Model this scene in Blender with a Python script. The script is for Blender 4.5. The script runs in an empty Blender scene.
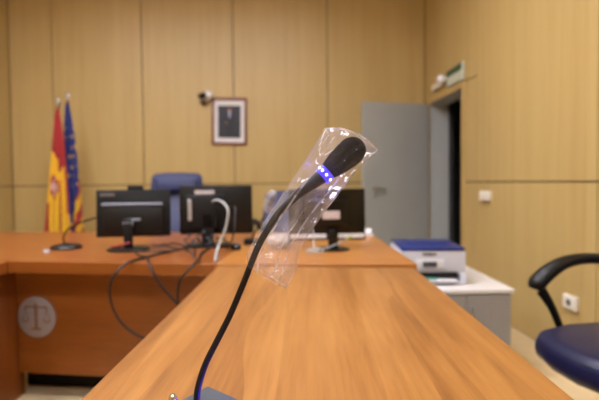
import bpy, bmesh, math, random
from mathutils import Vector, Matrix, Euler, noise
random.seed(7)
S = bpy.context.scene
C = S.collection
PI = math.pi
R = math.radians

# ------------------------------------------------------------------ materials
def lin(c):
    return tuple((x/12.92 if x <= 0.04045 else ((x+0.055)/1.055)**2.4) for x in [v/255 for v in c])

def mat(name, rgb, rough=0.5, metal=0.0, noise_amt=0.06, noise_scale=30, bump=0.0, emit=None, estr=0, spec=0.5, coat=0.0, sheen=0.0):
    m = bpy.data.materials.new(name); m.use_nodes = True
    nt = m.node_tree; n = nt.nodes; l = nt.links
    b = n['Principled BSDF']
    c = lin(rgb)
    b.inputs['Roughness'].default_value = rough
    b.inputs['Metallic'].default_value = metal
    b.inputs['Specular IOR Level'].default_value = spec
    b.inputs['Coat Weight'].default_value = coat
    b.inputs['Sheen Weight'].default_value = sheen
    tc = n.new('ShaderNodeTexCoord'); tx = n.new('ShaderNodeTexNoise')
    tx.inputs['Scale'].default_value = noise_scale; tx.inputs['Detail'].default_value = 4
    l.new(tc.outputs['Object'], tx.inputs['Vector'])
    r = n.new('ShaderNodeValToRGB')
    r.color_ramp.elements[0].position = 0.3; r.color_ramp.elements[1].position = 0.7
    r.color_ramp.elements[0].color = tuple(x*(1-noise_amt) for x in c)+(1,)
    r.color_ramp.elements[1].color = tuple(min(1, x*(1+noise_amt)) for x in c)+(1,)
    l.new(tx.outputs['Fac'], r.inputs['Fac']); l.new(r.outputs['Color'], b.inputs['Base Color'])
    if bump:
        bp = n.new('ShaderNodeBump'); bp.inputs['Strength'].default_value = bump; bp.inputs['Distance'].default_value = 0.002
        l.new(tx.outputs['Fac'], bp.inputs['Height']); l.new(bp.outputs['Normal'], b.inputs['Normal'])
    if emit:
        b.inputs['Emission Color'].default_value = lin(emit)+(1,); b.inputs['Emission Strength'].default_value = estr
    return m

def wood(name, dark, mid, light, stretch, rough=0.35, coat=0.0, spec=0.5, rings=None, seed=0.0, bump=0.05):
    """stretch: texture scale per object axis (low along the grain)."""
    m = bpy.data.materials.new(name); m.use_nodes = True
    nt = m.node_tree; n = nt.nodes; l = nt.links
    b = n['Principled BSDF']
    b.inputs['Roughness'].default_value = rough; b.inputs['Coat Weight'].default_value = coat
    b.inputs['Coat Roughness'].default_value = 0.2
    b.inputs['Specular IOR Level'].default_value = spec
    tc = n.new('ShaderNodeTexCoord'); mp = n.new('ShaderNodeMapping')
    mp.inputs['Scale'].default_value = stretch; mp.inputs['Location'].default_value = (seed, seed*1.7, seed*0.6)
    l.new(tc.outputs['Object'], mp.inputs['Vector'])
    n1 = n.new('ShaderNodeTexNoise'); n1.inputs['Scale'].default_value = 1.0; n1.inputs['Detail'].default_value = 5; n1.inputs['Roughness'].default_value = 0.6
    n1.inputs['Distortion'].default_value = 0.6
    l.new(mp.outputs['Vector'], n1.inputs['Vector'])
    n2 = n.new('ShaderNodeTexNoise'); n2.inputs['Scale'].default_value = 6.0; n2.inputs['Detail'].default_value = 3
    l.new(mp.outputs['Vector'], n2.inputs['Vector'])
    mx = n.new('ShaderNodeMath'); mx.operation = 'MULTIPLY_ADD'; mx.inputs[1].default_value = 0.28
    l.new(n2.outputs['Fac'], mx.inputs[0])
    sc = n.new('ShaderNodeMath'); sc.operation = 'MULTIPLY'; sc.inputs[1].default_value = 0.72
    src = n1.outputs['Fac']
    if rings:
        # cathedral figure: saw bands over a slowly varying field
        n3 = n.new('ShaderNodeTexNoise'); n3.inputs['Scale'].default_value = rings[0]; n3.inputs['Detail'].default_value = 1.5
        l.new(mp.outputs['Vector'], n3.inputs['Vector'])
        ml = n.new('ShaderNodeMath'); ml.operation = 'MULTIPLY'; ml.inputs[1].default_value = rings[1]
        l.new(n3.outputs['Fac'], ml.inputs[0])
        fr = n.new('ShaderNodeMath'); fr.operation = 'FRACT'; l.new(ml.outputs[0], fr.inputs[0])
        mm = n.new('ShaderNodeMix'); mm.data_type = 'FLOAT'; mm.inputs['Factor'].default_value = rings[2]
        l.new(n1.outputs['Fac'], mm.inputs[2]); l.new(fr.outputs[0], mm.inputs[3]); src = mm.outputs[0]
    l.new(src, sc.inputs[0]); l.new(sc.outputs[0], mx.inputs[2])
    r = n.new('ShaderNodeValToRGB'); e = r.color_ramp.elements
    e[0].position = 0.28; e[0].color = lin(dark)+(1,); e[1].position = 0.72; e[1].color = lin(light)+(1,)
    x = e.new(0.5); x.color = lin(mid)+(1,)
    l.new(mx.outputs[0], r.inputs['Fac']); l.new(r.outputs['Color'], b.inputs['Base Color'])
    bp = n.new('ShaderNodeBump'); bp.inputs['Strength'].default_value = bump; bp.inputs['Distance'].default_value = 0.001
    l.new(mx.outputs[0], bp.inputs['Height']); l.new(bp.outputs['Normal'], b.inputs['Normal'])
    return m

M = {}
M['wall_y'] = wood('oak_veneer_side', (180,151,94), (189,163,105), (196,171,113), (9, 8, 0.35), rough=0.42)
M['wall_x'] = wood('oak_veneer_back', (180,151,94), (189,163,105), (196,171,113), (8, 9, 0.35), rough=0.42)
M['groove'] = mat('joint_shadow_gap', (52,34,18), 0.7)
M['trimwood'] = wood('oak_trim', (182,152,94), (192,164,106), (200,172,114), (20, 20, 0.8), rough=0.4)
M['desk'] = wood('cherry_desk_top', (110,64,26), (155,104,50), (178,127,69), (15, 0.8, 15), rough=0.3, rings=(0.30, 6, 0.16), bump=0.02)
M['deskx'] = wood('cherry_counter_top', (120,64,23), (134,75,28), (145,85,35), (1.1, 15, 15), rough=0.3, seed=3.1, bump=0.02)
M['unit'] = wood('cherry_unit_top', (156,98,42), (169,111,50), (181,123,60), (1.2, 14, 14), rough=0.3, seed=6.3, bump=0.02)
M['front'] = wood('cherry_front_panel', (116,64,20), (134,76,25), (150,90,34), (1.0, 9, 13), rough=0.38, seed=5.2)
M['frontz'] = wood('cherry_side_panel', (116,60,20), (134,74,27), (150,86,34), (12, 12, 0.9), rough=0.38, seed=8.2)
M['floor'] = mat('cream_vinyl_floor', (226,202,158), 0.35, noise_amt=0.05, noise_scale=8)
M['ceiling'] = mat('white_ceiling_tile', (226,222,212), 0.9, noise_amt=0.04, noise_scale=60)
M['doorgrey'] = mat('grey_door_paint', (160,163,160), 0.45, noise_amt=0.02, noise_scale=6)
M['jambgrey'] = mat('grey_jamb_paint', (176,180,180), 0.5, noise_amt=0.02, noise_scale=6)
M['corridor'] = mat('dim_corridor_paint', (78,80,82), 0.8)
M['black'] = mat('black_plastic', (13,13,14), 0.4, spec=0.35)
M['blackm'] = mat('black_matte_plastic', (15,15,16), 0.6, spec=0.3)
M['blackg'] = mat('black_gloss_plastic', (9,9,10), 0.2, spec=0.4)
M['rubber'] = mat('black_cable_rubber', (18,15,15), 0.5)
M['dkgrey'] = mat('dark_grey_plastic', (66,68,72), 0.42)
M['midgrey'] = mat('mid_grey_plastic', (142,150,166), 0.35)
M['silver'] = mat('silver_plastic', (176,178,184), 0.32, metal=0.4)
M['chrome'] = mat('chrome_metal', (220,220,225), 0.12, metal=1.0)
M['steel'] = mat('brushed_steel', (170,172,175), 0.3, metal=1.0)
M['white'] = mat('white_plastic', (226,227,232), 0.4, noise_amt=0.02)
M['offwhite'] = mat('cream_white_plastic', (232,226,212), 0.4, noise_amt=0.02)
M['printer'] = mat('pale_grey_printer_plastic', (208,210,220), 0.45, noise_amt=0.02)
M['printerblue'] = mat('deep_blue_lid', (26,46,116), 0.3)
M['cabgrey'] = mat('grey_cabinet_laminate', (150,148,146), 0.5, noise_amt=0.02)
M['cabtop'] = mat('white_cabinet_laminate', (224,222,220), 0.4, noise_amt=0.02)
M['navy'] = mat('navy_leather', (22,28,62), 0.34, noise_amt=0.12, noise_scale=60, bump=0.12)
M['blue'] = mat('blue_leather', (26,36,84), 0.45, noise_amt=0.12, noise_scale=60, bump=0.12)
M['baseplastic'] = mat('slate_mic_base', (66,74,84), 0.45, noise_amt=0.05, noise_scale=200)
M['lamp'] = mat('blue_button_light', (80,80,255), 0.3, emit=(60,40,255), estr=380)
M['foam'] = mat('black_foam', (22,18,17), 1.0, noise_amt=0.5, noise_scale=900, bump=0.9, spec=0.12)
M['neck'] = mat('black_gooseneck', (9,8,9), 0.4, spec=0.35)
M['led'] = mat('blue_led_ring', (30,24,200), 0.3, emit=(60,44,255), estr=2.2)
M['addedlight'] = mat('added_blue_light', (120,160,255), 0.3, emit=(70,70,255), estr=70)
M['red'] = mat('red_plastic', (150,26,22), 0.4)
M['green'] = mat('green_sign_face', (30,78,48), 0.35)
M['green2'] = mat('green_paper_slip', (40,130,110), 0.5)
M['paleface'] = mat('pale_sign_face', (196,204,186), 0.35)
M['label'] = mat('paper_label', (198,186,186), 0.6)
M['labelgrey'] = mat('grey_label', (96,90,88), 0.5)
M['yellowflag'] = mat('flag_yellow', (232,184,22), 0.7, sheen=0.2)
M['redflag'] = mat('flag_red', (166,28,30), 0.7, sheen=0.2)
M['blueflag'] = mat('flag_blue', (22,42,120), 0.7, sheen=0.2)
M['crest'] = mat('flag_crest_white', (214,180,170), 0.7)
M['crestred'] = mat('flag_crest_red', (170,60,56), 0.7)
M['brass'] = mat('pale_brass', (190,160,100), 0.3, metal=0.9)
M['framewood'] = wood('mahogany_frame', (92,38,18), (116,52,26), (134,66,36), (20, 20, 20), rough=0.35)
M['mount'] = mat('white_mount_board', (222,220,220), 0.7, noise_amt=0.02)
M['portrait'] = mat('dark_portrait_backdrop', (28,29,42), 0.5, noise_amt=0.35, noise_scale=9)
M['suit'] = mat('black_suit_print', (18,18,28), 0.5)
M['skin'] = mat('portrait_skin_print', (176,128,112), 0.5)
M['shirt'] = mat('portrait_shirt_print', (150,160,196), 0.5)
M['plaque'] = mat('grey_plaque', (146,138,140), 0.5, noise_amt=0.03)
M['plaqueink'] = mat('bronze_plaque_relief', (122,92,72), 0.5)
M['whitecable'] = mat('pale_grey_cable', (176,182,184), 0.4)
M['yellowgreen'] = mat('yellow_green_plug', (150,160,50), 0.4)
M['crumple'] = mat('white_crumpled_film', (186,178,172), 0.3, noise_amt=0.08, noise_scale=40)
M['lightpanel'] = mat('ceiling_light_diffuser', (255,250,240), 0.5, emit=(246,246,255), estr=38.0)

def film(name, haze=0.05, gloss=1.0, tint=(0.96,0.95,0.95)):
    m = bpy.data.materials.new(name); m.use_nodes = True
    nt = m.node_tree; n = nt.nodes; l = nt.links
    n.remove(n['Principled BSDF']); out = n['Material Output']
    tr = n.new('ShaderNodeBsdfTransparent'); tr.inputs['Color'].default_value = tint+(1,)
    gl = n.new('ShaderNodeBsdfGlossy'); gl.inputs['Roughness'].default_value = 0.09
    df = n.new('ShaderNodeBsdfTranslucent'); df.inputs['Color'].default_value = (0.9,0.88,0.9,1)
    d2 = n.new('ShaderNodeBsdfDiffuse'); d2.inputs['Color'].default_value = (0.9,0.88,0.9,1)
    ad = n.new('ShaderNodeMixShader'); ad.inputs['Fac'].default_value = 0.5
    l.new(df.outputs[0], ad.inputs[1]); l.new(d2.outputs[0], ad.inputs[2])
    m1 = n.new('ShaderNodeMixShader')
    tc = n.new('ShaderNodeTexCoord'); nz = n.new('ShaderNodeTexNoise'); nz.inputs['Scale'].default_value = 45; nz.inputs['Detail'].default_value = 3
    l.new(tc.outputs['Object'], nz.inputs['Vector'])
    mr = n.new('ShaderNodeMapRange'); mr.inputs[1].default_value = 0.35; mr.inputs[2].default_value = 0.75
    mr.inputs[3].default_value = haze*0.6; mr.inputs[4].default_value = haze*1.4
    l.new(nz.outputs['Fac'], mr.inputs[0]); l.new(mr.outputs[0], m1.inputs['Fac'])
    l.new(tr.outputs[0], m1.inputs[1]); l.new(ad.outputs[0], m1.inputs[2])
    bp = n.new('ShaderNodeBump'); bp.inputs['Strength'].default_value = 0.5; bp.inputs['Distance'].default_value = 0.004
    l.new(nz.outputs['Fac'], bp.inputs['Height'])
    fr = n.new('ShaderNodeFresnel'); fr.inputs['IOR'].default_value = 1.45; l.new(bp.outputs['Normal'], fr.inputs['Normal'])
    l.new(bp.outputs['Normal'], gl.inputs['Normal'])
    mg = n.new('ShaderNodeMath'); mg.operation = 'MULTIPLY'; mg.inputs[1].default_value = gloss; mg.use_clamp = True
    cl = n.new('ShaderNodeMath'); cl.operation = 'MINIMUM'; cl.inputs[1].default_value = 0.32
    l.new(fr.outputs[0], cl.inputs[0]); l.new(cl.outputs[0], mg.inputs[0])
    m2 = n.new('ShaderNodeMixShader'); l.new(mg.outputs[0], m2.inputs['Fac'])
    l.new(m1.outputs[0], m2.inputs[1]); l.new(gl.outputs[0], m2.inputs[2])
    l.new(m2.outputs[0], out.inputs['Surface'])
    return m
M['film'] = film('clear_plastic_film', haze=0.035, gloss=0.75)
M['filmback'] = film('clear_plastic_film_rear', haze=0.20, gloss=0.5)
M['filmedge'] = film('clear_film_welded_edge', haze=0.34, gloss=0.9)

# ------------------------------------------------------------------ geometry helpers
class MB:
    def __init__(s): s.bm = bmesh.new(); s.mi = 0
    def _tag(s, faces):
        for f in faces: f.material_index = s.mi
    def box(s, c, size, bevel=0.0, segs=2, rot=None, taper=None):
        bm = bmesh.new(); bmesh.ops.create_cube(bm, size=1)
        for v in bm.verts:
            k = 1.0
            if taper and v.co.z > 0: v.co.x *= taper[0]; v.co.y *= taper[1]
            v.co = Vector((v.co.x*size[0], v.co.y*size[1], v.co.z*size[2]))
        if bevel: bmesh.ops.bevel(bm, geom=bm.edges[:], offset=bevel, segments=segs, profile=0.5, affect='EDGES')
        mt = Matrix.Translation(Vector(c))
        if rot is not None: mt = mt @ Euler(rot).to_matrix().to_4x4()
        bm.transform(mt); s._merge(bm); return s
    def _merge(s, bm):
        for f in bm.faces: f.material_index = s.mi
        me = bpy.data.meshes.new('tmp'); bm.to_mesh(me); bm.free()
        s.bm.from_mesh(me); bpy.data.meshes.remove(me)
    def prism(s, poly, z0, z1, bevel=0.0, segs=2):
        bm = bmesh.new()
        lo = [bm.verts.new((p[0], p[1], z0)) for p in poly]; hi = [bm.verts.new((p[0], p[1], z1)) for p in poly]
        bm.faces.new(lo[::-1]); bm.faces.new(hi); k = len(poly)
        for i in range(k): bm.faces.new((lo[i], lo[(i+1) % k], hi[(i+1) % k], hi[i]))
        bmesh.ops.recalc_face_normals(bm, faces=bm.faces[:])
        if bevel: bmesh.ops.bevel(bm, geom=bm.edges[:], offset=bevel, segments=segs, profile=0.5, affect='EDGES')
        s._merge(bm); return s
    def tube(s, pts, r, sides=10, smooth=4, closed=False, flat=None):
        """pts: polyline; r: radius or list per point; smooth: catmull-rom subdivisions; flat: (sx, sz) cross-section scale"""
        P = [Vector(p) for p in pts]; rr = r if isinstance(r, (list, tuple)) else [r]*len(P)
        if smooth > 1 and len(P) > 2:
            Q, q = [], []
            for i in range(len(P)-1):
                a, b, c, d = P[max(i-1, 0)], P[i], P[i+1], P[min(i+2, len(P)-1)]
                for k in range(smooth):
                    t = k/smooth
                    Q.append(0.5*((2*b)+(c-a)*t+(2*a-5*b+4*c-d)*t*t+(3*b-a-3*c+d)*t**3)); q.append(rr[i]*(1-t)+rr[i+1]*t)
            Q.append(P[-1]); q.append(rr[-1]); P, rr = Q, q
        bm = bmesh.new(); rings = []
        up = Vector((0, 0, 1)); nrm = None
        for i, p in enumerate(P):
            t = (P[min(i+1, len(P)-1)]-P[max(i-1, 0)]).normalized()
            if nrm is None:
                ref = up if abs(t.dot(up)) < 0.95 else Vector((0, 1, 0))
                nrm = (ref-t*ref.dot(t)).normalized()
            else: nrm = (nrm-t*nrm.dot(t)).normalized()
            bi = t.cross(nrm)
            fx, fz = flat if flat else (1, 1)
            rings.append([bm.verts.new(p+(nrm*math.cos(2*PI*k/sides)*fz+bi*math.sin(2*PI*k/sides)*fx)*rr[i]) for k in range(sides)])
        for a, b in zip(rings, rings[1:]):
            for k in range(sides): bm.faces.new((a[k], a[(k+1) % sides], b[(k+1) % sides], b[k]))
        bm.faces.new(rings[0][::-1]); bm.faces.new(rings[-1])
        bmesh.ops.recalc_face_normals(bm, faces=bm.faces[:])
        s._merge(bm); return s
    def lathe(s, prof, c=(0, 0, 0), sides=24, axis=None):
        """prof: list of (radius, height); axis: direction of height"""
        bm = bmesh.new(); rings = []
        for (r, h) in prof:
            if r < 1e-6: rings.append([bm.verts.new((0, 0, h))])
            else: rings.append([bm.verts.new((r*math.cos(2*PI*k/sides), r*math.sin(2*PI*k/sides), h)) for k in range(sides)])
        for a, b in zip(rings, rings[1:]):
            for k in range(sides):
                k2 = (k+1) % sides
                if len(a) == 1 and len(b) == 1: continue
                if len(a) == 1: bm.faces.new((a[0], b[k2], b[k]))
                elif len(b) == 1: bm.faces.new((a[k], a[k2], b[0]))
                else: bm.faces.new((a[k], a[k2], b[k2], b[k]))
        for ring in (rings[0], rings[-1]):
            if len(ring) > 1: bm.faces.new(ring)
        bmesh.ops.recalc_face_normals(bm, faces=bm.faces[:])
        mt = Matrix.Translation(Vector(c))
        if axis is not None: mt = mt @ Vector((0, 0, 1)).rotation_difference(Vector(axis)).to_matrix().to_4x4()
        bm.transform(mt); s._merge(bm); return s
    def ball(s, c, size, sub=3, jitter=0.0, freq=20):
        bm = bmesh.new(); bmesh.ops.create_icosphere(bm, subdivisions=sub, radius=1)
        for v in bm.verts:
            k = 1+jitter*noise.noise(v.co*freq*0.1+Vector(c)) if jitter else 1
            v.co = Vector((v.co.x*size[0]*k, v.co.y*size[1]*k, v.co.z*size[2]*k))
        bm.transform(Matrix.Translation(Vector(c))); s._merge(bm); return s
    def build(s, name, mats, parent=None, smooth=True, angle=35):
        me = bpy.data.meshes.new(name); s.bm.to_mesh(me); s.bm.free()
        for m in (mats if isinstance(mats, (list, tuple)) else [mats]): me.materials.append(m)
        if smooth:
            for p in me.polygons: p.use_smooth = True
            try: me.set_sharp_from_angle(angle=R(angle))
            except Exception: pass
        o = bpy.data.objects.new(name, me); C.objects.link(o)
        if parent: o.parent = parent
        return o

def thing(name, label, cat, loc=(0, 0, 0), rz=0.0, group=None):
    o = bpy.data.objects.new(name, None); C.objects.link(o)
    o.location = loc; o.rotation_euler = (0, 0, rz); o.empty_display_size = 0.1
    return tag(o, label, cat, group)
def tag(o, label, cat, group=None):
    o['label'] = label; o['category'] = cat
    if group: o['group'] = group
    return o
def struct(o, label=None):
    o['kind'] = 'structure'
    if label: o['label'] = label
    return o
def copy_tree(o, parent=None):
    c = o.copy(); C.objects.link(c)
    if parent: c.parent = parent
    for ch in list(o.children): copy_tree(ch, c)
    return c

# ------------------------------------------------------------------ room shell
XL, XR, YB, YF, ZC = -2.985, 1.817, 5.90, -3.2, 3.55
JZ = 1.115          # horizontal joint height
G = 0.010           # half gap
def panel_wall(name, xs, plane, axis, zs, skip=None, th=0.018, m=None):
    """veneer panels with open joints in front of a dark backing"""
    b = MB()
    for i in range(len(xs)-1):
        for j in range(len(zs)-1):
            a0, a1, z0, z1 = xs[i]+G/2, xs[i+1]-G/2, zs[j]+G/2, zs[j+1]-G/2
            if skip and skip(0.5*(a0+a1), 0.5*(z0+z1)): continue
            c = 0.5*(a0+a1)
            if axis == 'x': b.box((c, plane, 0.5*(z0+z1)), (a1-a0, th, z1-z0), 0.0012, 1)
            else: b.box((plane, c, 0.5*(z0+z1)), (th, a1-a0, z1-z0), 0.0012, 1)
    return b
bx = [XL, -2.505, -1.495, -0.447, 0.655, XR]
b = panel_wall('wall_back', bx, YB+0.009, 'x', [0, JZ, ZC])
b.mi = 1; b.box(((XL+XR)/2, YB+0.06, ZC/2), (XR-XL+0.3, 0.08, ZC))
struct(b.build('wall_back', [M['wall_x'], M['groove']], smooth=False))
# right wall with the doorway between y 4.70 and 5.70
D0, D1, DH = 4.70, 5.70, 2.01
ry = [YF, -1.9, -0.55, 1.08, 2.71, 4.37]
b = panel_wall('wall_right', ry, XR+0.009, 'y', [0, JZ, ZC])
def seg(y0, y1, z0, z1): b.box((XR+0.009, (y0+y1)/2, (z0+z1)/2), (0.018, y1-y0-G, z1-z0-G), 0.0012, 1)
seg(4.37, D0-0.05, 0, JZ); seg(4.37, D0-0.05, JZ, DH+0.05); seg(4.37, YB, DH+0.05, ZC); seg(D1+0.05, YB, 0, DH+0.05)
b.mi = 1
b.box((XR+0.09, (YF+D0-0.02)/2, ZC/2), (0.144, D0-0.02-YF, ZC)); b.box((XR+0.09, (D1+0.02+YB+0.1)/2, ZC/2), (0.144, YB+0.1-D1-0.02, ZC))
b.box((XR+0.09, (D0+D1)/2, (DH+0.02+ZC)/2), (0.144, D1-D0+0.04, ZC-DH-0.02))
struct(b.build('wall_right', [M['wall_y'], M['groove']], smooth=False))
b = panel_wall('wall_left', [YF, -2.1, -0.9, 0.3, 1.5, 2.7, 3.8, 4.9, YB], XL-0.009, 'y', [0, JZ, ZC])
b.mi = 1; b.box((XL-0.06, (YF+YB)/2, ZC/2), (0.08, YB-YF+0.2, ZC))
struct(b.build('wall_left', [M['wall_y'], M['groove']], smooth=False))
b = panel_wall('wall_front', [XL, -1.9, -0.7, 0.5, XR], YF-0.009, 'x', [0, JZ, ZC])
b.mi = 1; b.box(((XL+XR)/2, YF-0.06, ZC/2), (XR-XL+0.3, 0.08, ZC))
struct(b.build('wall_front', [M['wall_x'], M['groove']], smooth=False))
struct(MB().box(((XL+XR+1.9)/2, (YF+YB)/2, -0.05), (XR-XL+2.1, YB-YF+0.4, 0.1)).build('floor', M['floor'], smooth=False))
# ceiling with tile grid
b = MB(); b.box(((XL+XR)/2, (YF+YB)/2, ZC+0.06), (XR-XL+0.3, YB-YF+0.3, 0.08))
x = XL
while x < XR-0.05:
    y = YF
    while y < YB-0.05:
        x1, y1 = min(x+0.6, XR), min(y+0.6, YB)
        b.box(((x+x1)/2, (y+y1)/2, ZC+0.01), (x1-x-0.012, y1-y-0.012, 0.02), 0.002, 1); y += 0.6
    x += 0.6
struct(b.build('ceiling', M['ceiling'], smooth=False))
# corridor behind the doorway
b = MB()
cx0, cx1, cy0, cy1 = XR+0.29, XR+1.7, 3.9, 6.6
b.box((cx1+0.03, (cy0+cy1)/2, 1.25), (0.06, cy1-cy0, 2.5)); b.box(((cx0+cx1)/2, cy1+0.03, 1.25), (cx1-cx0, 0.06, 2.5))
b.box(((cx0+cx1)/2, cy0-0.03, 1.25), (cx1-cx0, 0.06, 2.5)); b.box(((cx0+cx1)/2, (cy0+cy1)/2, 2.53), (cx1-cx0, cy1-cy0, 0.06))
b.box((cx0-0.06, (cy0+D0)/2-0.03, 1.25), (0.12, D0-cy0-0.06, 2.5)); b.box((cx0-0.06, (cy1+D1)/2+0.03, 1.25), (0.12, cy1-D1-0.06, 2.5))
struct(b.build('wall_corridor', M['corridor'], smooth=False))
# grey lining of the opening (jambs + head) and the oak casing
b = MB(); t = 0.02
b.box((XR+0.11, D1+t/2-0.0, DH/2), (0.22, t, DH)); b.box((XR+0.11, D0-t/2, DH/2), (0.22, t, DH)); b.box((XR+0.11, (D0+D1)/2, DH+t/2), (0.22, D1-D0+2*t, t))
struct(b.build('trim_1', M['jambgrey'], smooth=False))
b = MB(); w = 0.05
b.box((XR-0.006, D0-w/2-0.001, (DH+w)/2), (0.026, w, DH+w), 0.003, 1); b.box((XR-0.006, D1+w/2+0.001, (DH+w)/2), (0.026, w, DH+w), 0.003, 1)
b.box((XR-0.006, (D0+D1)/2, DH+w/2+0.001), (0.026, D1-D0, w), 0.003, 1)
struct(b.build('trim_2', M['trimwood'], smooth=False))
# open door leaf, hinged on the far jamb, swung into the room
leaf = MB().box((-0.42, 0, 1.003), (0.83, 0.042, 1.985), 0.003, 1).build('door_1', M['doorgrey'], smooth=False)
struct(leaf); leaf.location = (XR-0.03, D1-0.015, 0.008); leaf.rotation_euler = (0, 0, R(15.5))
b = MB(); b.lathe([(0.0, 0), (0.026, 0), (0.026, 0.008), (0.012, 0.012), (0.010, 0.045), (0.0, 0.045)], (-0.70, -0.021, 1.04), axis=(0, -1, 0))
b.tube([(-0.70, -0.058, 1.04), (-0.66, -0.062, 1.038), (-0.57, -0.058, 1.03)], [0.010, 0.010, 0.008], 10)
b.lathe([(0.0, 0), (0.022, 0), (0.022, 0.007), (0.0, 0.009)], (-0.70, -0.021, 0.965), axis=(0, -1, 0))
b.build('door_handle', M['steel'], leaf)
b = MB()
for z in (0.25, 1.0, 1.75): b.lathe([(0, -0.04), (0.008, -0.04), (0.008, 0.04), (0, 0.04)], (0.0, 0.0, z), 12)
b.build('hinge', M['steel'], leaf)

# ------------------------------------------------------------------ ceiling lights
k = 0
where = ['above the bench', 'above the far end of the long desk', 'behind the viewpoint']
for j, y in enumerate((3.25, 1.5, -1.0)):
    for sx, side in ((-2.1, 'left'), (-0.97, 'middle'), (0.15, 'right')):
        lt = thing('ceiling_light', 'square recessed ceiling light, %s row, %s' % (side, where[j]), 'ceiling light', (sx, y, ZC), group='recessed ceiling lights')
        f = MB()
        for (ax, ay, w1, w2) in ((0, .29, .6, .02), (0, -.29, .6, .02), (.29, 0, .02, .56), (-.29, 0, .02, .56)): f.box((ax, ay, -0.012), (w1, w2, 0.024), 0.002, 1)
        f.build('frame', M['white'], lt, False)
        MB().box((0, 0, -0.006), (0.56, 0.56, 0.010)).build('diffuser', M['lightpanel'], lt, False)

# ------------------------------------------------------------------ desks
# long foreground desk (turned 4.3 degrees)
fd = thing('desk', 'long cherry wood desk in the foreground with microphone on its near end', 'desk', (0.07, 0.85, 0), R(-4.3))
def local(o, p):
    return o.matrix_basis.inverted() @ Vector((p[0], p[1], p[2] if len(p) > 2 else 0))
poly = [(-0.395, 0.10), (0.458, 0.02), (0.61, 2.138), (-0.256, 2.285)]
pl = [local(fd, p)[:2] for p in poly]
MB().prism(pl, 0.712, 0.75, 0.003, 2).build('desk_top', M['desk'], fd, False)
for xo, nm in ((-0.34, 'side_panel'), (0.33, 'side_panel')):
    MB().box((xo+0.005, 0.42, 0.356), (0.024, 1.55, 0.706), 0.002, 1).build(nm, M['frontz'], fd, False)
MB().box((0.0, -0.30, 0.40), (0.64, 0.022, 0.6), 0.002, 1).build('front_panel', M['front'], fd, False)

# right unit of the rear bench: top joins the long desk
ru = thing('bench_unit', 'cherry wood bench section behind the long desk, under the right-hand monitor', 'desk', (0.2, 2.8, 0), R(-6))
poly = [(-0.272, 2.300), (0.640, 2.195), (0.698, 3.58), (-0.115, 3.72)]
MB().prism([local(ru, p)[:2] for p in poly], 0.722, 0.7575, 0.003, 2).build('bench_top', M['unit'], ru, False)
for p0, p1, nm in (((0.585, 2.32), (0.635, 3.50), 'side_panel'), ((-0.20, 2.42), (0.57, 2.33), 'front_panel')):
    a, c = local(ru, p0), local(ru, p1); d = c-a
    MB().box(((a.x+c.x)/2, (a.y+c.y)/2, 0.36), (d.length, 0.022, 0.72), 0.002, 1, rot=(0, 0, math.atan2(d.y, d.x))).build(nm, M['frontz'] if nm == 'side_panel' else M['front'], ru, False)

# left counter of the rear bench
lc = thing('bench_counter', 'orange-brown wooden bench counter with round grey plaque on its front panel', 'desk', (-1.2, 3.0, 0), R(-11))
poly = [(-1.300, 2.512), (-0.276, 2.306), (-0.119, 3.722), (-2.95, 4.26), (-2.95, 2.825)]
MB().prism([local(lc, p)[:2] for p in poly], 0.697, 0.757, 0.004, 2).build('counter_top', M['deskx'], lc, False)
def slab(parent, p0, p1, z0, z1, th, m, nm):
    a, c = local(parent, p0), local(parent, p1); d = c-a
    return MB().box(((a.x+c.x)/2, (a.y+c.y)/2, (z0+z1)/2), (d.length, th, z1-z0), 0.002, 1, rot=(0, 0, math.atan2(d.y, d.x))).build(nm, m, parent, False)
FP0, FP1 = (-1.358, 2.703), (-0.32, 2.495)
slab(lc, FP0, FP1, 0.135, 0.697, 0.022, M['front'], 'front_panel')
slab(lc, (-0.30, 2.52), (-0.17, 3.6), 0, 0.697, 0.03, M['frontz'], 'side_panel')
slab(lc, (-1.40, 2.875), (-0.33, 2.68), 0, 0.15, 0.02, M['blackm'], 'plinth')
# round plaque with a balance scale
ppos = Vector((-1.246, 2.6672, 0.437)); pdir = Vector((FP1[0]-FP0[0], FP1[1]-FP0[1], 0)).normalized(); pn = Vector((pdir.y, -pdir.x, 0))
a = local(lc, ppos)
pq = MB().lathe([(0, 0), (0.108, 0), (0.108, 0.006), (0.104, 0.008), (0, 0.008)], (0, 0, 0), 48, axis=(0, -1, 0)).build('plaque', M['plaque'], lc)
pq.location = a; pq.rotation_euler = (0, 0, math.atan2(pdir.y, pdir.x)-R(-11)); pq['label'] = 'round grey plaque with a balance scale'
sb = MB()
sb.box((0, -0.0095, 0.0), (0.014, 0.004, 0.10), 0.001, 1); sb.box((0, -0.0095, 0.045), (0.11, 0.004, 0.008), 0.001, 1)
sb.box((0, -0.0095, -0.052), (0.046, 0.004, 0.008), 0.001, 1)
for sx in (-1, 1):
    sb.tube([(sx*0.05, -0.0095, 0.043), (sx*0.064, -0.0095, -0.012)], 0.0016, 6); sb.tube([(sx*0.05, -0.0095, 0.043), (sx*0.038, -0.0095, -0.012)], 0.0016, 6)
    sb.tube([(sx*0.068, -0.0095, -0.012), (sx*0.051, -0.0095, -0.022), (sx*0.034, -0.0095, -0.012)], 0.003, 6)
sb.ball((0, -0.0095, 0.055), (0.008, 0.003, 0.008), 2)
sb.bm.transform(Matrix.Diagonal((1.2, 1, 1.2, 1)))
sb.build('balance_scale_relief', M['plaqueink'], pq)

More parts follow.
